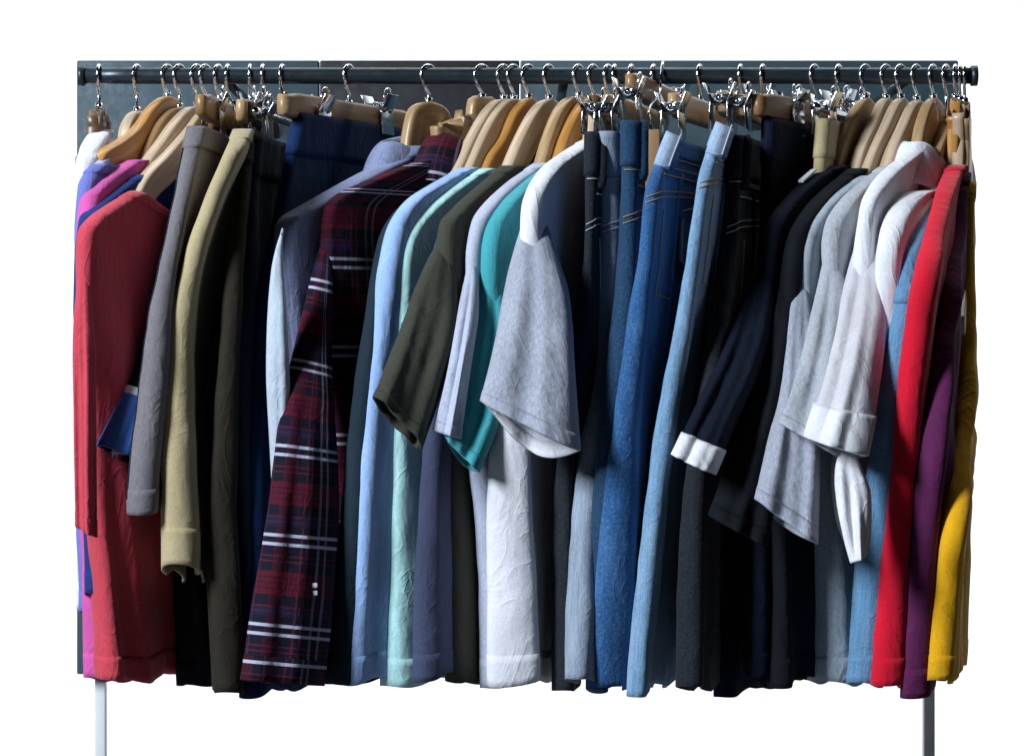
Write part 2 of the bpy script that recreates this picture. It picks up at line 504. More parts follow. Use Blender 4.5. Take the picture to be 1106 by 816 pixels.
def garment_body(t, pl, near, mat, rn=(0.0085, 0.013), tm=(0.0065, 0.0075), fold=0.005, seed=1.0, pcap=0.23, farcap=0.14,
                 neck_dip=0.0, hem_tilt=0.0, NL=90, name='body', mat2=None):
    pts = []
    for (u, v) in near:
        p = pl.p_of(u)
        pc = p if p < pcap * 0.85 else pcap * 0.85 + pcap * 0.15 * (1 - math.exp(-(p - pcap * 0.85) / (pcap * 0.15)))
        y = -pc * math.cos(pl.a)
        w = pix(u, v, y)
        pts.append((w.x, w.y, w.z))
    lv = catmull(pts, NL)
    # the far edge: mirror image along the plane, swinging half as much as the near edge does
    z_top = lv[0][2]; z_bot = lv[-1][2]
    rings = []
    for i, (x, y, z) in enumerate(lv):
        l = i / (NL - 1)
        pn = -y / math.cos(pl.a)
        onpl = pl.at(pn, z)
        dev = x - onpl.x
        pf = min(pn, farcap)
        F = pl.at(-pf, z); F2 = Vector((F.x + dev * 0.5, F.y))
        Np = Vector((x, y))
        h = (z_top - z) / max(1e-6, z_top - z_bot)
        r = rn[0] + (rn[1] - rn[0]) * ss(0.05, 0.9, h)
        tt = tm[0] + (tm[1] - tm[0]) * ss(0.05, 0.9, h)
        Lt = (Np - F2).length
        r = min(r, Lt * 0.3); tt = min(tt, Lt * 0.3)
        sec = section(Np + (pl.n.xy * r * 0.6), F2, z, r, tt, fold * ss(0.05, 0.7, h), seed, h)
        ring = []
        for (q, s, n, L) in sec:
            zz = z
            if neck_dip and h < 0.35:
                c = math.sin(PI * min(1, max(0, s / L)))
                zz -= neck_dip * c * (1.0 if n > 0 else 0.35) * (1 - ss(0, 0.35, h))
            if hem_tilt: zz -= hem_tilt * (s / 0.2) * ss(0.6, 1.0, h)
            if h > 0.9: zz += 0.004 * ss(0.9, 1.0, h) * math.sin(s * 70 + seed * 3)
            ring.append(Vector((q.x, q.y, zz)))
        rings.append(ring)
    o = loft(name, rings, mat, t, 0.0016, mat2)
    return o, rings

def band_from(rings, i0, i1, mat, t, name, out=0.0012, mat2=None):
    """a rib or hem band: rows i0..i1 of a body, pushed outwards"""
    sub = []
    n = len(rings)
    for i in range(i0, i1 + 1):
        r = rings[i]; m = len(r)
        rr = []
        for j in range(m):
            tan = r[(j + 1) % m] - r[j - 1]
            nv = Vector((tan.y, -tan.x, 0))
            if nv.length < 1e-9: nv = Vector((1, 0, 0))
            nv.normalize()
            # orient outwards
            rr.append((r[j], nv))
        c = sum((q for q, _ in rr), Vector()) / m
        sub.append([q - nv * out for q, nv in rr])
    # choose the sign that enlarges the outline
    def span(s): return sum((s[0][(j + 1) % len(s[0])] - s[0][j]).length for j in range(len(s[0])))
    if span(sub) < span([rings[i0]]):
        sub = [[2 * rings[i0 + k][j] - s[j] for j in range(len(s))] for k, s in enumerate(sub)]
    return loft(name, sub, mat, t, 0.0022, mat2)

def sleeve(t, rows, mat, y0, y1, tk=(0.012, 0.02), seed=2.0, back_drop=0.0, mat2=None, fold=0.003, twist=0.0, name='sleeve', NL=60, M1=22):
    """rows: (uL, vL, uR, vR) photo points of the two edges from shoulder to cuff; y0/y1: depth at the top and at the cuff"""
    n = len(rows)
    pts = []
    for i, (a, b, c, d) in enumerate(rows):
        l = i / (n - 1)
        yy = y0 + (y1 - y0) * l
        Lp = pix(a, b, yy + twist * l); Rp = pix(c, d, yy - twist * l)
        pts.append((*Lp, *Rp))
    lv = catmull(pts, NL)
    rings = []
    for i, q in enumerate(lv):
        l = i / (NL - 1)
        Lp = Vector(q[:3]); Rp = Vector(q[3:])
        ax = Rp - Lp; W = ax.length; ax /= W
        nn = Vector((ax.y, -ax.x, 0)).normalized()
        if nn.y > 0: nn = -nn
        capf = 1.0
        if l < 0.42:
            q_ = l / 0.42
            capf = q_ * (2 - q_)
            mid = Lp + ax * (W * 0.22); wf = 0.12 + 0.88 * (0.45 * q_ + 0.55 * capf)
            Lp = mid + (Lp - mid) * wf; W *= wf
            Lp = Lp + Vector((0.0, 0.012 * (1 - capf), 0.0))
        h = min((tk[0] + (tk[1] - tk[0]) * l) / 2 * (0.12 + 0.88 * capf), W * 0.45)
        ring = []
        prof = []
        for k in range(M1):
            prof.append((h + (W - 2 * h) * k / (M1 - 1), h))
        for k in range(1, 10):
            f = PI * k / 10; prof.append((W - h + h * math.sin(f), h * math.cos(f)))
        for k in range(M1 - 1, -1, -1):
            prof.append((h + (W - 2 * h) * k / (M1 - 1), -h))
        for k in range(1, 10):
            f = PI * k / 10; prof.append((h - h * math.sin(f), -h * math.cos(f)))
        for (s, nz) in prof:
            x = s / W
            bulge = 0.35 * h * math.sin(PI * x) * (1 if nz > 0 else -1)
            w = fold * ss(0.1, 0.8, l) * (math.sin(2 * PI * (x * 1.6 + seed * 0.31 + 0.3 * l)) + 0.5 * math.sin(2 * PI * (x * 3.1 + seed * 0.77)))
            p = Lp + ax * s + nn * (nz + bulge + w)
            k1 = noise.noise(Vector((p.x * 32 + seed * 5, p.y * 32, p.z * 12))) * 0.003 + noise.noise(Vector((p.x * 80, p.y * 80 + seed, p.z * 40))) * 0.0010
            p = p + nn * k1 * (1 if nz > 0 else -1) * ss(0, 0.2, l)
            if back_drop and nz < 0: p.z -= back_drop * ss(0.75, 1.0, l) * math.sin(PI * x)
            ring.append(p)
        rings.append(ring)
    o = loft(name, rings, mat, t, 0.0016, mat2)
    return o, rings

def patch(name, pl, poly, n, mat, t, thick=0.0012):
    """a flat sewn-on piece: photo points carried to the plane at offset n"""
    vs = []
    for (u, v) in poly:
        p = pl.p_of(u)
        vs.append(pl.at(p, pl.zof(p, v), n))
    o = mesh_obj(name, vs, [tuple(range(len(vs)))], mat, t, None, False)
    md = o.modifiers.new('thickness', 'SOLIDIFY'); md.thickness = thick; md.offset = 0
    return o
def ribbon(name, pts, w, mat, t, depth=0.0014):
    """a narrow sewn strip along 3-D points"""
    rings = []
    for i, p in enumerate(pts):
        a = pts[max(0, i - 1)]; b = pts[min(len(pts) - 1, i + 1)]
        tg = (b - a).normalized()
        s = tg.cross(Vector((0, -1, 0))).normalized(); f = s.cross(tg)
        rings.append([p + s * w + f * depth, p - s * w + f * depth, p - s * w - f * depth, p + s * w - f * depth])
    return loft(name, rings, mat, t, 0, None, True, True)

# ------------------------------------------------------------------ the garments
def top(name, cat, label, hook, tip, near, mat, hanger=None, hmat='w_pale', hlabel=None, half=0.2, seed=1.0, group=None, hfac=0.8,
        sleeve_rows=None, smat=None, smat2=None, sy=(-0.19, -0.25), stk=(0.014, 0.022), stw=0.0, sdrop=0.0, sfold=0.003, syfix=False,
        neck_dip=0.0, rib=True, hanger_h=0.030, **kw):
    pl = Plane(hook, tip, half)
    t = thing(name, label, cat, (pl.hx, 0, zpx(near[0][1])), group)
    b, rings = garment_body(t, pl, near, M[mat], seed=seed, neck_dip=neck_dip, **kw)
    if rib: band_from(rings, 0, 3, M[mat], t, 'collar')
    band_from(rings, len(rings) - 5, len(rings) - 1, M[mat], t, 'hem', 0.0004)
    out = [t, pl, rings, None]
    if sleeve_rows:
        r0 = sleeve_rows[0]
        if not syfix: sy = (-max(0.02, pl.p_of(r0[0] * 0.6 + r0[2] * 0.4)) * math.cos(pl.a) - 0.004, sy[1])
        s, sr = sleeve(t, sleeve_rows, M[smat or mat], sy[0], sy[1], stk, seed, sdrop, M[smat2] if smat2 else None, sfold, stw)
        band_from(sr, len(sr) - 4, len(sr) - 1, M[smat or mat], s, 'cuff', 0.0004, M[smat2] if smat2 else None)
        out[3] = sr
        out.append(s)
    if hanger:
        tp = [(hook, hanger[0][1])] + list(hanger[1:]) + [(u, v + 12) for u, v in near[:5] if pl.p_of(u) < half * 1.02]
        wood_hanger(pl, tp, M[hmat], hlabel, half=half * hfac, far=(0.05 if hook >= 1008 else 0.07 if hook >= 957 else None), height=hanger_h)
    return out

def trousers(name, cat, label, hook, half, near, mat, seed=1.0, waist=True, group=None, band=7, vloops=True, **kw):
    pl = Plane(hook, near[0][0], half)
    t = thing(name, label, cat, (pl.hx, 0, zpx(near[0][1])), group)
    kw.setdefault('pcap', 0.17); kw.setdefault('farcap', half); kw.setdefault('rn', (0.006, 0.012)); kw.setdefault('tm', (0.006, 0.008))
    b, rings = garment_body(t, pl, near, M[mat], seed=seed, name='legs', **kw)
    if waist:
        w = band_from(rings, 0, band, M[mat], t, 'waistband', 0.0013)
    return t, pl, rings

G_T = 'tops hanging on the rail'; G_P = 'trousers hanging on the rail'

# --- left end
top('t_shirt', 't-shirt', 'white t-shirt at the far left end of the rail, behind the honey coloured hanger', 107, 84,
    [(104, 140), (99, 144), (93, 152), (88, 165), (84, 200), (86, 400), (86, 655)], 'white',
    [(107, 116), (104, 119), (101, 128)], 'w_dark', 'dark brown wooden hanger carrying the white t-shirt at the far left', half=0.125, seed=1.1, group=G_T, rn=(0.010, 0.012))
top('t_shirt', 't-shirt', 'pale lavender t-shirt half hidden behind the honey coloured hanger on the far left', 148, 86,
    [(130, 150), (115, 162), (100, 172), (90, 190), (86, 250), (88, 400), (88, 640)], 'lavender',
    [(148, 120), (141, 124), (134, 138)], 'w_pale', 'pale hanger with the lavender t-shirt, left of the honey coloured hanger', half=0.14, seed=2.3, group=G_T)
top('t_shirt', 't-shirt', 'violet blue t-shirt under the honey coloured hanger, above the magenta shoulder', 181, 80,
    [(97, 177), (92, 183), (87, 192), (83, 206), (80, 270), (82, 400), (84, 660)], 'violet',
    [(181, 104), (172, 107), (160, 118), (147, 137), (128, 152), (108, 165)], 'w_orange', 'honey coloured wooden hanger, longest bare arm at the far left', half=0.155, hfac=0.92, seed=3.1, group=G_T)
top('t_shirt', 't-shirt', 'magenta pink t-shirt between the violet blue and the navy t-shirt on the left', 194, 78,
    [(144, 173), (133, 174), (115, 185), (96, 200), (84, 220), (79, 290), (80, 420), (85, 560), (87, 680), (88, 736)], 'magenta',
    [(194, 116), (183, 119), (170, 132), (157, 156)], 'w_brown', 'brown wooden hanger carrying the magenta pink t-shirt', half=0.17, seed=4.7, group=G_T, rn=(0.010, 0.012))
top('t_shirt', 't-shirt', 'navy t-shirt with a thin visible shoulder just behind the coral t-shirt', 213, 80,
    [(142, 189), (128, 198), (108, 213), (92, 227), (83, 244), (80, 320), (82, 450), (86, 640)], 'navy',
    [(213, 115), (202, 117), (188, 130), (172, 152), (156, 174)], 'w_pale', 'pale wooden hanger carrying the navy t-shirt on the left', half=0.185, seed=5.2, group=G_T)
o = top('t_shirt', 't-shirt', 'coral red t-shirt with round neck, frontmost of the tops on the left', 222, 79,
    [(139, 206), (128, 212), (110, 223), (92, 237), (81, 258), (80, 330), (86, 430), (92, 540), (98, 620), (101, 700), (102, 737)], 'coral',
    [(222, 118), (212, 123), (198, 142), (178, 166), (155, 190)], 'w_pale', 'pale pinkish hanger with brown side carrying the coral red t-shirt', half=0.215, seed=6.6, group=G_T,
    sleeve_rows=[(87, 244, 103, 246), (79, 340, 103, 346), (80, 450, 104, 456), (82, 568, 105, 580)], sy=(-0.205, -0.228), stk=(0.012, 0.016), neck_dip=0.03,
    rn=(0.009, 0.016), fold=0.006)

# --- black tee with blue cuff, white tee behind the grey shorts
o = top('polo_shirt', 'shirt', 'black shirt with a blue cuff on its sleeve, left of the grey shorts', 236, 178,
    [(205, 196), (196, 210), (186, 228), (180, 260), (182, 400), (188, 560), (196, 738)], 'black',
    [(236, 122), (226, 130), (216, 165)], 'w_dark', 'dark hanger hidden behind the grey shorts, carrying the black shirt', half=0.12, seed=7.4, group=G_T,
    sleeve_rows=[(186, 228, 205, 232), (172, 290, 198, 300), (152, 385, 184, 400), (134, 430, 168, 448), (111, 480, 146, 502)], sy=(-0.11, -0.178), stw=-0.014, stk=(0.012, 0.016))
band_from(o[3], 45, 59, M['bluecuff'], o[4], 'blue_cuff', 0.0016)
band_from(o[3], 43, 45, M['white'], o[4], 'white_piping', 0.0018)
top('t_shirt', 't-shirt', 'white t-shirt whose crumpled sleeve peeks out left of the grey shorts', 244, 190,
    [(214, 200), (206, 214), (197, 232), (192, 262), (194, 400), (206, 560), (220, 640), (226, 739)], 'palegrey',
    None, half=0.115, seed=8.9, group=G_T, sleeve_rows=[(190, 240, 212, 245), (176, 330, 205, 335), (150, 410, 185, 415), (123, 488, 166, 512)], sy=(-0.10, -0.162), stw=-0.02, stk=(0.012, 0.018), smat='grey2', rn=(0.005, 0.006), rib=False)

# --- grey shorts and khaki trousers
t, pl, rg = trousers('shorts', 'shorts', 'grey brown twill shorts with double side seams and a straight hem', 246, 0.18,
    [(205, 136), (199, 165), (190, 205), (180, 250), (165, 330), (152, 420), (144, 490), (141, 552)], 'greyshorts', seed=1.7, group=G_P, rn=(0.008, 0.013), tm=(0.008, 0.013), fold=0.003, pcap=0.235)
for k, off in enumerate((12, 15, 19)):
    ribbon('side_seam', [r[-off] + Vector((0, -0.0007, 0)) for r in rg[4:88:2]], 0.0007, M['charcoal'], t, 0.0008)
band_from(rg, 84, 89, M['greyshorts'], t, 'hem', 0.0004)
clip_hanger(pl, 0.135, 126, M['w_brown'], 'brown clip hanger carrying the grey brown shorts', clips=(0.07,))
t, pl, rg = trousers('trousers', 'trousers', 'khaki trousers with a lit cream edge and a rounded open hem', 270, 0.165,
    [(256, 139), (248, 158), (237, 182), (225, 210), (205, 262), (190, 312), (179, 370), (175, 440), (175, 540), (177, 612)], 'khaki', seed=2.9, group=G_P,
    rn=(0.008, 0.017), tm=(0.007, 0.010), fold=0.0018, pcap=0.225, hem_tilt=0.03)
band_from(rg, 82, 89, M['khaki'], t, 'hem', 0.0004)
for k in (5, 9): ribbon('pocket_seam', [pl.at(0.07 - 0.004 * i, zpx(205) - 0.012 * i, 0.0125 + 0.0007 * k * 0.2) for i in range(6)], 0.0009, M['khaki'], t)
bt = multi('button', [box_geo(pl.at(0.085, zpx(195), 0.012), pl.d * 0.004, pl.n * 0.001, Vector((0, 0, 0.004)))], M['palestitch'], t, 0.001)
clip_hanger(pl, 0.12, 130, M['w_tan'], 'clip hanger carrying the khaki trousers', clips=(0.075,))
t, pl, rg = trousers('trousers', 'trousers', 'dark olive brown trousers right of the khaki trousers', 284, 0.13,
    [(263, 141), (257, 190), (247, 280), (240, 360), (231, 460), (224, 560), (228, 650), (234, 745)], 'olivedark', seed=3.3, group=G_P, fold=0.005, pcap=0.20)
clip_hanger(pl, 0.10, 130, M['w_dark'], 'clip hanger carrying the dark olive brown trousers', clips=(0.06,))
t, pl, rg = trousers('trousers', 'trousers', 'charcoal navy trousers under the shiny metal bar, left of the blue trousers', 305, 0.13,
    [(270, 146), (266, 200), (260, 290), (254, 390), (253, 490), (256, 600), (259, 739)], 'charcoal', seed=4.1, group=G_P, fold=0.005, pcap=0.20)
clip_hanger(pl, 0.115, 131, M['w_tan'], 'metal bar clip hanger carrying the charcoal navy trousers', clips=(0.088,), metal=True, clip_v=(112, 150))
t, pl, rg = trousers('trousers', 'trousers', 'royal blue trousers with a wide waist held by a shiny clip', 377, 0.105,
    [(318, 122), (312, 150), (303, 190), (286, 268), (273, 360), (265, 470), (260, 600), (257, 750)], 'bluetwill', seed=5.9, group=G_P, fold=0.003, pcap=0.20)
clip_hanger(pl, 0.13, 124, M['w_tan'], 'wooden clip hanger with broad bar carrying the royal blue trousers', clips=(0.062,), clip_v=(103, 146))

# --- chambray and plaid shirts
o = top('shirt', 'shirt', 'chambray blue shirt with collar and pale sleeve, left of the plaid shirt', 463, 297,
    [(433, 158), (418, 171), (395, 182), (362, 199), (325, 220), (302, 234), (294, 252), (296, 330), (306, 450), (314, 600), (318, 736)], 'denimshirt',
    [(463, 110), (452, 112), (443, 120), (437, 145)], 'w_tan', 'broad tan wooden hanger carrying the chambray blue shirt', seed=9.1, group=G_T, hanger_h=0.045, tm=(0.010, 0.008),
    sleeve_rows=[(300, 244, 318, 252), (289, 290, 318, 300), (287, 390, 314, 400), (291, 480, 314, 490), (296, 570, 314, 575), (302, 650, 316, 650)], smat='paleblue', sy=(-0.226, -0.172), syfix=True, stk=(0.014, 0.014), sfold=0.001, rn=(0.014, 0.012))
def collar(t, pl, p1, v0, drop, mat, out=0.013, lean=0.012):
    rings = []
    for (dp, dz, dn) in ((0.0, 0.0, 0.0), (0.004, 0.010, 0.002), (0.006, 0.026, 0.0), (0.010, 0.030, 0.004), (0.020, 0.022, 0.009), (0.030, 0.006, 0.012), (0.036, -drop, 0.013)):
        z = pl.zof(p1, v0) + dz - 0.006
        ring = []
        hp = p1 + dp - 0.012; hn = out + dn
        for k in range(48):
            f = 2 * PI * k / 48
            c, s = math.cos(f), math.sin(f)
            ring.append(pl.at(hp * math.copysign(abs(c) ** 0.7, c), z - 0.028 * (s > 0) * s * (1 - abs(c)) - 0.010 * max(0, c) , hn * math.copysign(abs(s) ** 0.7, s)))
        rings.append(ring)
    dense = []
    cols = [catmull([tuple(r[k]) for r in rings], 20) for k in range(48)]
    dense = [[Vector(cols[k][i]) for k in range(48)] for i in range(20)]
    return loft('collar', dense, mat, t, 0.0016)
collar(o[0], o[1], 0.060, 168, 0.012, M['denimshirt'])
def plackets(o, n=0.011, mat='palestitch'): pass
ribbon('shoulder_seam', [o[3][1][k] + Vector((0, -0.001, 0.0012)) for k in range(0, 24)], 0.0016, M['denimshirt'], o[0])
o = top('shirt', 'shirt', 'red and black plaid shirt with white stripes and long hanging sleeve', 521, 350,
    [(503, 152), (485, 160), (455, 172), (420, 184), (385, 199), (358, 213), (346, 232), (345, 290), (350, 380), (357, 470), (364, 540), (368, 640), (370, 737)], 'plaid',
    [(521, 106), (508, 108), (496, 118)], 'w_tan', 'tan wooden hanger carrying the plaid shirt', seed=10.3, group=G_T, rn=(0.008, 0.012), hanger_h=0.040,
    sleeve_rows=[(352, 222, 384, 236), (336, 280, 374, 290), (320, 360, 364, 372), (306, 430, 360, 442), (291, 540, 364, 546), (277, 640, 357, 648), (264, 734, 346, 740)], sy=(-0.195, -0.243), stk=(0.018, 0.028), stw=-0.030, sfold=0.002)
collar(o[0], o[1], 0.062, 160, 0.016, M['plaid'], 0.014)
for k in (18, 30, 44): pass
sr = o[3]
c = sr[47][14] + Vector((0, -0.0012, 0))
for dz in (0, -0.007):
    multi('button', [box_geo(c + Vector((0, 0, dz)), Vector((0.0028, 0, 0)), Vector((0, 0.001, 0)), Vector((0, 0, 0.0022)))], M['palestitch'], o[4], 0.0008)

# --- middle tops
top('t_shirt', 't-shirt', 'blue black t-shirt seen as a dark strip right of the plaid shirt', 544, 398,
    [(480, 190), (450, 206), (425, 228), (408, 256), (398, 300), (386, 370), (376, 450), (365, 570), (354, 680), (347, 735)], 'teal_black',
    [(544, 107), (533, 110), (520, 125), (505, 152)], 'w_pale', 'pale wooden hanger just right of the plaid collar', pcap=0.28, seed=11.7, group=G_T)
top('t_shirt', 't-shirt', 'light periwinkle blue t-shirt left of the mint one', 555, 412,
    [(497, 181), (485, 187), (462, 200), (438, 216), (421, 240), (412, 275), (406, 320), (396, 400), (384, 500), (374, 620), (367, 736)], 'periwinkle',
    [(555, 107), (545, 109), (531, 124), (516, 152)], 'w_pale', 'pale wooden hanger carrying the periwinkle blue t-shirt', pcap=0.265, seed=12.2, group=G_T, rn=(0.008, 0.013), fold=0.004)
top('t_shirt', 't-shirt', 'mint green t-shirt between the periwinkle and the olive t-shirt', 571, 423,
    [(515, 182), (502, 190), (478, 207), (453, 228), (433, 255), (424, 290), (420, 360), (415, 450), (411, 560), (409, 737)], 'mint',
    [(571, 106), (566, 108), (553, 122), (540, 150), (527, 168)], 'w_orange', 'honey coloured hanger carrying the mint green t-shirt', pcap=0.30, seed=13.8, group=G_T, rn=(0.008, 0.016), fold=0.005)
top('t_shirt', 't-shirt', 'slate blue t-shirt showing below the olive sleeve', 582, 462,
    [(535, 190), (515, 205), (490, 228), (472, 255), (466, 300), (460, 400), (452, 500), (448, 600), (446, 733)], 'slate', None, pcap=0.28, seed=14.4, group=G_T, rib=False, rn=(0.008, 0.012), tm=(0.004, 0.004), fold=0.002)
top('t_shirt', 't-shirt', 'olive grey t-shirt with wide short sleeve pointing down to the left', 593, 470,
    [(541, 179), (530, 188), (508, 206), (487, 226), (473, 250), (472, 330), (476, 450), (478, 600), (480, 736)], 'olive',
    [(593, 107), (582, 112), (570, 128), (556, 156)], 'w_pale', 'pale hanger with a wide brown side carrying the olive t-shirt', fold=0.002, tm=(0.005, 0.004), seed=15.5, group=G_T,
    sleeve_rows=[(484, 234, 502, 246), (459, 280, 500, 300), (436, 345, 490, 372), (418, 392, 474, 432), (403, 428, 456, 486)], sy=(-0.195, -0.25), stk=(0.014, 0.02), stw=-0.012, sfold=0.0025)
top('t_shirt', 't-shirt', 'pale lavender grey t-shirt between the olive and the teal t-shirt', 625, 503,
    [(577, 176), (565, 184), (545, 198), (523, 219), (508, 244), (503, 290), (505, 400), (507, 500), (512, 600), (516, 738)], 'lavgrey',
    [(625, 104), (612, 107), (600, 122), (589, 150)], 'w_tan', 'tan wooden hanger carrying the pale lavender grey t-shirt', seed=16.1, group=G_T, rn=(0.007, 0.010),
    sleeve_rows=[(510, 246, 524, 254), (497, 320, 519, 326), (484, 395, 508, 402), (468, 464, 498, 474)], smat='lavgrey', sy=(-0.195, -0.235), stk=(0.012, 0.018))
top('t_shirt', 't-shirt', 'teal t-shirt with a pointed turned sleeve, left of the white t-shirt', 641, 519,
    [(594, 175), (580, 184), (558, 201), (537, 222), (523, 250), (520, 300), (524, 400), (530, 560), (536, 734)], 'teal',
    [(641, 106), (629, 110), (617, 127), (606, 152)], 'w_orange', 'honey coloured hanger carrying the teal t-shirt', seed=17.9, group=G_T,
    sleeve_rows=[(532, 240, 552, 250), (511, 320, 550, 330), (494, 395, 546, 408), (483, 440, 538, 460), (478, 468, 518, 510)], sy=(-0.19, -0.225), stk=(0.012, 0.022), stw=0.0, sdrop=0.01)
o = top('t_shirt', 't-shirt', 'white t-shirt with a large grey heather sleeve hanging in front', 657, 562,
    [(632, 150), (622, 155), (604, 166), (585, 181), (569, 204), (562, 235), (562, 320), (556, 390), (538, 440), (525, 510), (521, 600), (523, 739)], 'white',
    [(657, 112), (645, 118), (637, 132)], 'w_pale', 'pale hanger end carrying the white t-shirt with grey sleeve', seed=18.6, group=G_T, rn=(0.010, 0.024), tm=(0.006, 0.012), fold=0.006,
    sleeve_rows=[(577, 194, 600, 200), (558, 250, 606, 258), (543, 320, 617, 335), (534, 372, 621, 396), (519, 432, 627, 486)], smat='grey', smat2='white', sy=(-0.20, -0.255), stk=(0.018, 0.036), stw=0.006, sdrop=0.026, sfold=0.003)

# --- jeans
def jean_details(t, pl, rg, n, stitch='stitch', pocket=None, loops=((0.09, 1),)):
    for (p, _) in loops:
        z = pl.zof(p, 0)
    if pocket:
        patch('back_pocket', pl, pocket, n, M[t['denim']], t, 0.0016)
        loop = pocket + [pocket[0]]
        pts = []
        for (a, b), (c, d) in zip(loop[:-1], loop[1:]):
            for k in range(6):
                u, v = a + (c - a) * k / 6, b + (d - b) * k / 6
                p = pl.p_of(u); pts.append(pl.at(p, pl.zof(p, v), n + 0.0016))
        ribbon('stitching', pts, 0.0006, M[stitch], t, 0.0006)
JN = 'jeans hanging on clip hangers'
def row_line(rg, k0, k1, j0, j1, n=24, out=0.0010):
    m = len(rg[0]); pts = []
    for i in range(n + 1):
        f = i / n
        j = j0 + (j1 - j0) * f; k = k0 + (k1 - k0) * f
        ja, ka = int(math.floor(j)), int(math.floor(k)); fj, fk = j - ja, k - ka
        kb = min(len(rg) - 1, ka + 1)
        g = lambda kk, jj: rg[kk][jj % m]
        p = (g(ka, ja) * (1 - fj) + g(ka, ja + 1) * fj) * (1 - fk) + (g(kb, ja) * (1 - fj) + g(kb, ja + 1) * fj) * fk
        tan = g(ka, ja + 1) - g(ka, ja)
        nv = Vector((tan.y, -tan.x, 0))
        nv = nv.normalized() if nv.length > 1e-9 else Vector((0, -1, 0))
        c = sum(rg[ka], Vector()) / m
        e = p + nv * 0.001
        if m > 20 and (nv.dot(Vector((0, -1, 0))) < 0 and ja < 0): nv = -nv
        pts.append(p + nv * out)
    return pts
def jeans(label, hook, near, mat, seed, hlabel, half=0.14, hm='w_tan', vbar=118, cv=(104, 146), clips=(0.108,), stitch='stitch', **kw):
    kw.setdefault('pcap', 0.24)
    t, pl, rg = trousers('jeans', 'jeans', label, hook, half, near, mat, seed=seed, group=JN, **kw)
    t['denim'] = mat
    # outer seam down the near edge, belt loops, waist stitching
    ribbon('side_seam', [r[8] + pl.n * 0.0012 for r in rg[9:88:2]], 0.0016, M[mat], t, 0.0012)
    ribbon('stitching', [rg[8][k] + Vector((0, 0, 0)) + pl.n * 0.0010 for k in range(0, 26)], 0.00045, M[stitch], t, 0.0004)
    ribbon('stitching', [rg[10][k] + pl.n * 0.0008 for k in range(0, 26)], 0.0006, M[stitch], t, 0.0006)
    ribbon('stitching', row_line(rg, kw.get('band', 7) + 0.6, kw.get('band', 7) + 0.6, -9, 20, 40), 0.00042, M[stitch], t, 0.0004)
    ribbon('stitching', row_line(rg, 15, 12, -9, 20, 40), 0.00042, M[stitch], t, 0.0004)
    ribbon('stitching', row_line(rg, 16, 13, -9, 20, 40), 0.00042, M[stitch], t, 0.0004)
    for q in (3, 8): ribbon('pocket_seam', row_line(rg, 17, 30, q, q + 0.8, 20), 0.00045, M[stitch], t, 0.0004)
    ribbon('pocket_seam', row_line(rg, 30, 30.5, 3.8, 8.8, 12), 0.00045, M[stitch], t, 0.0004)
    for j in (1, 16):
        ribbon('belt_loop', [rg[i][j] + pl.n * (0.0035 if 0 < i < 9 else 0.0015) + Vector((0, -0.002, 0)) for i in range(0, 10)], 0.0045, M[mat], t, 0.001)
    clip_hanger(pl, 0.112, vbar + 6, M[hm], hlabel, clips=clips, clip_v=cv)
    return t, pl, rg
jeans('black jeans right beside the white t-shirt with grey sleeve', 664, [(634, 142), (632, 230), (628, 330), (616, 420), (604, 500), (599, 600), (597, 742)], 'jblack', 1.3, 'clip hanger carrying the black jeans beside the white t-shirt', hm='w_dark', stitch='palestitch', pcap=0.20)
t, pl, rg = jeans('washed grey jeans, pale narrow strip between black and dark blue jeans', 682, [(646, 142), (649, 200), (648, 270), (642, 380), (633, 480), (623, 580), (613, 738)], 'jgrey', 2.6, 'clip hanger carrying the washed grey jeans', hm='w_tan', stitch='palestitch', rn=(0.010, 0.013), pcap=0.28)
ribbon('fly_flap', [rg[i][2] + Vector((0.010 + 0.003 * math.sin(i * 0.4), -0.006, 0)) for i in range(1, 14)], 0.0065, M['jgrey'], t, 0.0015)
jeans('dark blue jeans standing right of the washed grey pair', 706, [(673, 130), (672, 230), (665, 330), (654, 430), (645, 560), (636, 745)], 'jdark', 3.9, 'clip hanger carrying the dark blue jeans, topmost of the clip cluster', hm='w_brown', vbar=96, cv=(84, 134), rn=(0.008, 0.012))
t, pl, rg = jeans('mid blue jeans with an open pale waistband flap and seamed back pocket', 756, [(718, 150), (707, 178), (698, 210), (692, 270), (680, 350), (666, 450), (655, 560), (646, 660), (638, 746)], 'jmid', 4.5, 'clip hanger carrying the mid blue jeans', vbar=116, cv=(100, 150), rn=(0.006, 0.014), band=5)
jean_details(t, pl, rg, 0.0125, pocket=[(722, 228), (748, 222), (747, 285), (735, 296), (720, 282)])
def flap(t, rg, name, mat, edge, i0, i1, w):
    pts = [rg[i][-7] + Vector((0.004, -0.006 - 0.004 * math.sin(PI * (i - i0) / (i1 - i0)), 0.003)) for i in range(i0, i1 + 1)]
    f = ribbon(name, pts, w, M[mat], t, 0.0016)
    ribbon('flap_edge', [p + Vector((w * 0.95, -0.0004, 0)) for p in pts], 0.0007, M[edge], f, 0.0014)
flap(t, rg, 'waistband_flap', 'jinside', 'palestitch', 0, 9, 0.0075)
t, pl, rg = jeans('light blue jeans with a bright faded front edge', 800, [(772, 140), (762, 170), (753, 205), (744, 270), (730, 350), (714, 430), (699, 530), (686, 650), (676, 748)], 'jlight', 5.7, 'clip hanger carrying the light blue jeans', vbar=114, cv=(90, 142), rn=(0.006, 0.011), band=5)
flap(t, rg, 'waistband_flap', 'jinside', 'palestitch', 0, 9, 0.0080)
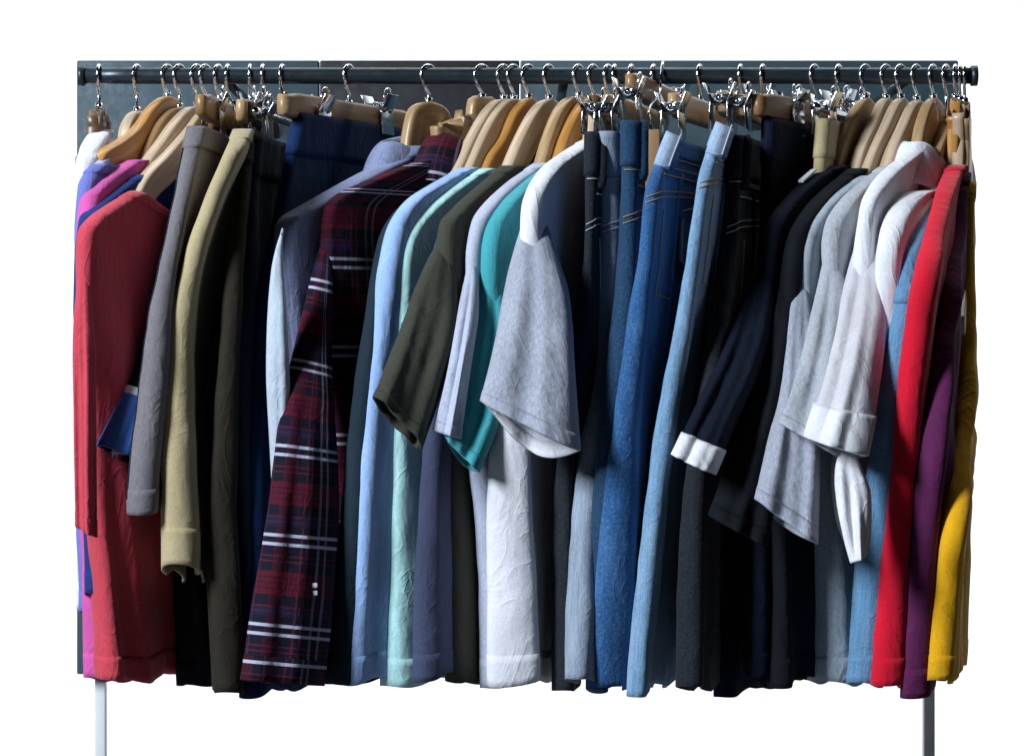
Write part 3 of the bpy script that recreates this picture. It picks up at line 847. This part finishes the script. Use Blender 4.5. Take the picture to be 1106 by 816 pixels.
jeans('black jeans right of the light blue jeans', 824, [(790, 146), (787, 200), (783, 270), (772, 350), (756, 450), (745, 560), (736, 746)], 'jblack', 6.8, 'clip hanger carrying the black jeans right of the light blue pair', vbar=118, cv=(98, 140), stitch='palestitch')
t, pl, rg = trousers('trousers', 'trousers', 'dark navy trousers with a wide waist and one shiny clip, left of the navy t-shirt', 880, 0.115,
    [(824, 128), (822, 200), (818, 280), (806, 360), (792, 450), (780, 560), (770, 748)], 'navypants', seed=7.7, group=G_P, fold=0.003)
clip_hanger(pl, 0.13, 124, M['w_brown'], 'brown clip hanger with long bar carrying the dark navy trousers', clips=(0.055,), clip_v=(97, 148))
t, pl, rg = trousers('trousers', 'trousers', 'olive green trousers, only the waist showing behind the navy trousers', 906, 0.07,
    [(884, 128), (882, 150), (878, 200), (868, 330), (852, 520), (846, 700)], 'khaki', seed=8.1, group=G_P, pcap=0.10)
clip_hanger(pl, 0.085, 122, M['w_dark'], 'metal clip hanger above the olive green waist', clips=(0.05,), metal=True)

# --- right tops
o = top('t_shirt', 't-shirt', 'ink navy t-shirt with a bright white cuff on its sleeve', 935, 818,
    [(895, 179), (884, 184), (866, 196), (845, 216), (828, 242), (820, 280), (812, 350), (804, 450), (800, 600), (796, 736)], 'navytee',
    [(935, 106), (925, 114), (914, 134), (904, 160)], 'w_tan', 'tan hanger carrying the ink navy t-shirt with white cuff', seed=19.2, group=G_T,
    sleeve_rows=[(833, 242, 854, 254), (803, 310, 842, 322), (778, 380, 822, 396), (752, 436, 797, 454), (726, 490, 772, 513)], sy=(-0.19, -0.268), stk=(0.013, 0.020))
band_from(o[3], 53, 59, M['white'], o[4], 'white_cuff', 0.0016)
pl = o[1]; p = pl.p_of(868)
multi('care_label', [box_geo(pl.at(p, pl.zof(p, 190), 0.004), pl.d * 0.012 + Vector((0, 0, -0.006)), pl.n * 0.003, Vector((0, 0, 0.0012)))], M['white'], o[0], 0.0004)
top('t_shirt', 't-shirt', 'black t-shirt between the ink navy and the grey heather t-shirt', 957, 845,
    [(917, 182), (906, 190), (886, 206), (866, 228), (851, 256), (845, 300), (836, 400), (828, 520), (824, 738)], 'black',
    [(957, 106), (950, 112), (940, 135), (928, 160)], 'w_pale', 'pale hanger carrying the black t-shirt on the right', farcap=0.07, seed=20.4, group=G_T,
    sleeve_rows=[(857, 252, 878, 262), (831, 330, 874, 345), (805, 430, 858, 446), (784, 500, 842, 525), (765, 556, 828, 590)], sy=(-0.19, -0.258), stk=(0.014, 0.022))
top('t_shirt', 't-shirt', 'grey heather t-shirt with the lowest hanging sleeve on the right', 973, 856,
    [(925, 190), (915, 196), (897, 209), (878, 229), (863, 257), (857, 300), (862, 400), (868, 500), (872, 600), (872, 738)], 'palegrey',
    [(973, 106), (965, 113), (954, 136), (940, 164)], 'w_pale', 'pale hanger carrying the grey heather t-shirt with the lowest sleeve', farcap=0.07, seed=21.6, group=G_T, rn=(0.008, 0.020), tm=(0.006, 0.012),
    sleeve_rows=[(868, 250, 888, 262), (849, 330, 882, 340), (839, 420, 884, 432), (828, 480, 886, 505), (815, 538, 884, 588)], smat='grey', smat2='grey2', sy=(-0.19, -0.26), stk=(0.014, 0.024), sdrop=0.006)
top('t_shirt', 't-shirt', 'grey t-shirt with a shorter sleeve just left of the white shirt', 990, 882,
    [(950, 180), (938, 189), (918, 205), (902, 224), (889, 250), (885, 300), (892, 400), (900, 480), (906, 560)], 'grey2',
    [(990, 108), (982, 116), (972, 138), (961, 162)], 'w_pale', 'pale hanger carrying the grey t-shirt left of the white shirt', farcap=0.07, seed=22.8, group=G_T,
    sleeve_rows=[(893, 238, 916, 248), (881, 310, 920, 315), (868, 372, 914, 388), (856, 415, 910, 440), (842, 456, 904, 492)], smat='grey2', sy=(-0.195, -0.245), stk=(0.014, 0.022))
o = top('shirt', 'shirt', 'sheer white shirt with collar and wide rolled sleeve', 1008, 918,
    [(986, 158), (974, 168), (956, 182), (940, 199), (927, 224), (921, 270), (916, 350), (908, 440), (902, 500), (906, 560), (919, 606)], 'white',
    [(1008, 106), (1000, 114), (992, 138)], 'w_tan', 'tan hanger carrying the sheer white shirt', farcap=0.04, pcap=0.30, seed=23.1, group=G_T, rn=(0.009, 0.012), rib=False,
    sleeve_rows=[(934, 212, 960, 222), (914, 290, 962, 295), (900, 362, 956, 370), (886, 418, 948, 430), (869, 470, 936, 492)], smat='sheer', sy=(-0.20, -0.26), stk=(0.018, 0.030), stw=0.006, sdrop=0.010, sfold=0.004)
collar(o[0], o[1], 0.055, 168, 0.012, M['white'])
band_from(o[3], 50, 59, M['white'], o[4], 'rolled_cuff', 0.0022)
sleeve(o[0], [(910, 470, 938, 470), (901, 500, 938, 505), (903, 540, 942, 545), (910, 578, 940, 582), (918, 608, 936, 600)], M['white'], -0.245, -0.272, (0.010, 0.014), 3.3, 0.0, None, 0.003, 0.0, 'shirt_tail')
top('t_shirt', 't-shirt', 'white t-shirt right of the sheer white shirt, thick rounded shoulder', 1022, 947,
    [(992, 206), (982, 207), (970, 216), (958, 233), (948, 262), (944, 300), (942, 400), (936, 480), (930, 560)], 'white',
    [(1022, 130), (1014, 152), (1004, 182)], 'w_tan', 'tan hanger arm carrying the white t-shirt with the thick shoulder', farcap=0.05, seed=24.3, group=G_T, rn=(0.012, 0.012))
top('t_shirt', 't-shirt', 'thin white t-shirt just left of the faded denim jacket', 1030, 955,
    [(1017, 194), (1005, 204), (988, 220), (970, 242), (958, 268), (954, 310), (954, 420), (948, 560)], 'white', None, farcap=0.05, seed=25.4, group=G_T, rn=(0.009, 0.008), rib=False)
o = top('denim_jacket', 'jacket', 'faded blue denim jacket beside the red top', 1036, 970,
    [(1020, 204), (1008, 214), (990, 236), (976, 268), (970, 300), (964, 345), (955, 410), (945, 490), (930, 595), (914, 736)], 'djacket', None, farcap=0.03, seed=26.2, group=G_T, rn=(0.010, 0.016), fold=0.003)
band_from(o[2], 30, 33, M['djacket'], o[0], 'armhole_seam', 0.0014)
top('dress', 'dress', 'bright red dress with a dark folded side near the right end', 1032, 997,
    [(1026, 178), (1021, 188), (1012, 212), (1003, 248), (994, 290), (984, 340), (969, 440), (951, 600), (939, 744)], 'red',
    [(1032, 106), (1030, 130), (1028, 160)], 'w_orange', 'honey coloured hanger carrying the bright red dress', farcap=0.07, hfac=0.65, seed=27.5, group=G_T, rn=(0.009, 0.015))
top('dress', 'dress', 'plum purple dress between the red and the yellow dress', 1037, 1016,
    [(1033, 186), (1031, 205), (1028, 250), (1020, 325), (1002, 470), (987, 600), (974, 750)], 'purple',
    [(1037, 108), (1036, 140), (1034, 170)], 'w_pale', 'pale hanger carrying the plum purple dress', farcap=0.06, hfac=0.65, seed=28.9, group=G_T, rn=(0.008, 0.014))
top('dress', 'dress', 'yellow dress, rightmost garment on the rail', 1042, 1028,
    [(1039, 196), (1038, 225), (1037, 290), (1033, 420), (1019, 560), (1010, 640), (1004, 737)], 'yellow',
    [(1042, 110), (1041, 150), (1040, 180)], 'w_tan', 'tan hanger carrying the yellow dress at the right end', farcap=0.05, hfac=0.65, seed=30.1, group=G_T, rn=(0.008, 0.012))

# loose empty hanger and cedar block among the jeans
pl = Plane(716, 698, 0.13)
t = thing('cedar_block', 'plain brown wooden block hanging between the dark blue and the mid blue jeans', 'wooden block', (pl.hx, 0, ZR))
zz0, zz1 = pl.zof(0.13, 140), pl.zof(0.13, 205)
multi('block', [box_geo(pl.at(0.128, (zz0 + zz1) / 2, 0.006), pl.n * 0.0068, pl.d * 0.004, Vector((0, 0, (zz0 - zz1) / 2)))], M['w_brown'], t, 0.001)
tube('hook', [Vector(q) for q in catmull([tuple(pl.at(0.128, zz0 - 0.004, 0.006)), tuple(pl.at(0.11, zz0 + 0.02)), tuple(pl.at(0.03, ZR - 0.02)), tuple(pl.at(0.0135, ZR)), tuple(pl.at(0, ZR + 0.0135)), tuple(pl.at(-0.0135, ZR))], 40)], 0.0013, M['chrome'], t, 8)

# ------------------------------------------------------------------ rack
YB = 0.30
rk = thing('clothes_rack', 'clothes rack with dark steel rail and slate blue back panel, carrying all the garments', 'clothes rack', (0, 0, -1.05))
xl, xr = pix(88, 0).x, pix(1052, 0).x
tube('rail', [Vector((xl + (xr - xl) * k / 20, 0, ZR)) for k in range(21)], RAIL_R, M['railsteel'], rk, 24)
for x in (xl, xr):
    tube('end_cap', [Vector((x - 0.003, 0, ZR)), Vector((x + 0.003, 0, ZR))], RAIL_R * 1.25, M['railsteel'], rk, 20)
for u in (110, 1002):
    x = pix(u, 0, 0.33).x
    multi('upright', [box_geo(Vector((x, 0.324, -0.39)), Vector((0.006, 0, 0)), Vector((0, 0.008, 0)), Vector((0, 0, 0.66)))], M['rack'], rk, 0.002)
    multi('foot', [box_geo(Vector((x, 0.20, -1.035)), Vector((0.02, 0, 0)), Vector((0, 0.36, 0)), Vector((0, 0, 0.0145)))], M['rack'], rk, 0.003)
for u in (240, 610, 985):
    x = pix(u, 0).x
    tube('bracket', [Vector((x, 0.004, ZR)), Vector((x, 0.15, ZR)), Vector((x, 0.294, ZR))], 0.005, M['railsteel'], rk, 10)
def panel(u0, u1, v0, v1, mat, name, y=YB, th=0.008):
    a = pix(u0, v0, y); b = pix(u1, v1, y)
    c = (a + b) / 2
    return multi(name, [box_geo(Vector((c.x, y, c.z)), Vector(((b.x - a.x) / 2, 0, 0)), Vector((0, th, 0)), Vector((0, 0, (a.z - b.z) / 2)))], M[mat], rk, 0.002)
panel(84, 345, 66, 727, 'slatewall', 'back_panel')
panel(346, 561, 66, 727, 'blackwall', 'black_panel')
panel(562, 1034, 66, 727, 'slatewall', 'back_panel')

# ------------------------------------------------------------------ setting
def sheet(name, pts, mat):
    o = mesh_obj(name, [Vector(p) for p in pts], [(0, 1, 2, 3)], mat, None, None, False)
    o['kind'] = 'structure'
    return o
sheet('wall', [(-6, 2.2, -1.05), (6, 2.2, -1.05), (6, 2.2, 4), (-6, 2.2, 4)], M['wall'])
sheet('floor', [(-6, -6, -1.054), (6, -6, -1.054), (6, 2.2, -1.054), (-6, 2.2, -1.054)], M['floor'])

# ------------------------------------------------------------------ light
def area(name, loc, aim, size, power, col, sy=None):
    l = bpy.data.lights.new(name, 'AREA'); l.energy = power; l.color = col; l.size = size
    if sy: l.shape = 'RECTANGLE'; l.size_y = sy
    o = bpy.data.objects.new(name, l); C.objects.link(o)
    o.location = loc
    o.rotation_euler = (Vector(aim) - Vector(loc)).to_track_quat('-Z', 'Y').to_euler()
    return o
area('window_light', (-2.05, -2.0, 1.35), (0, 0, 0), 0.55, 150, (0.81, 0.89, 1.0), 1.1)
area('added_wall_light', (0, 0.75, 1.9), (0, 2.2, 0.25), 3.4, 62, (1, 1, 1), 0.5)  # added lamp above the view, only there to brighten the wall to white
area('added_wall_light', (0, 0.75, -0.98), (0, 2.2, -0.1), 3.4, 38, (1, 1, 1), 0.3)  # second added lamp, below the view, whitening the lower wall

w = bpy.data.worlds.new('World'); bpy.context.scene.world = w; w.use_nodes = True
w.node_tree.nodes['Background'].inputs[0].default_value = (0.55, 0.68, 1.0, 1)
w.node_tree.nodes['Background'].inputs[1].default_value = 0.005

cam = bpy.data.cameras.new('camera'); co = bpy.data.objects.new('camera', cam); C.objects.link(co)
co.location = (0, -D, 0); co.rotation_euler = (R(90), 0, 0)
cam.sensor_width = 36; cam.lens = 36 * D / (1106 * S); cam.clip_end = 100; cam.clip_start = 0.05
sc = bpy.context.scene
sc.camera = co
sc.view_settings.view_transform = 'Standard'; sc.view_settings.look = 'None'
sc.view_settings.exposure = 0; sc.view_settings.gamma = 1
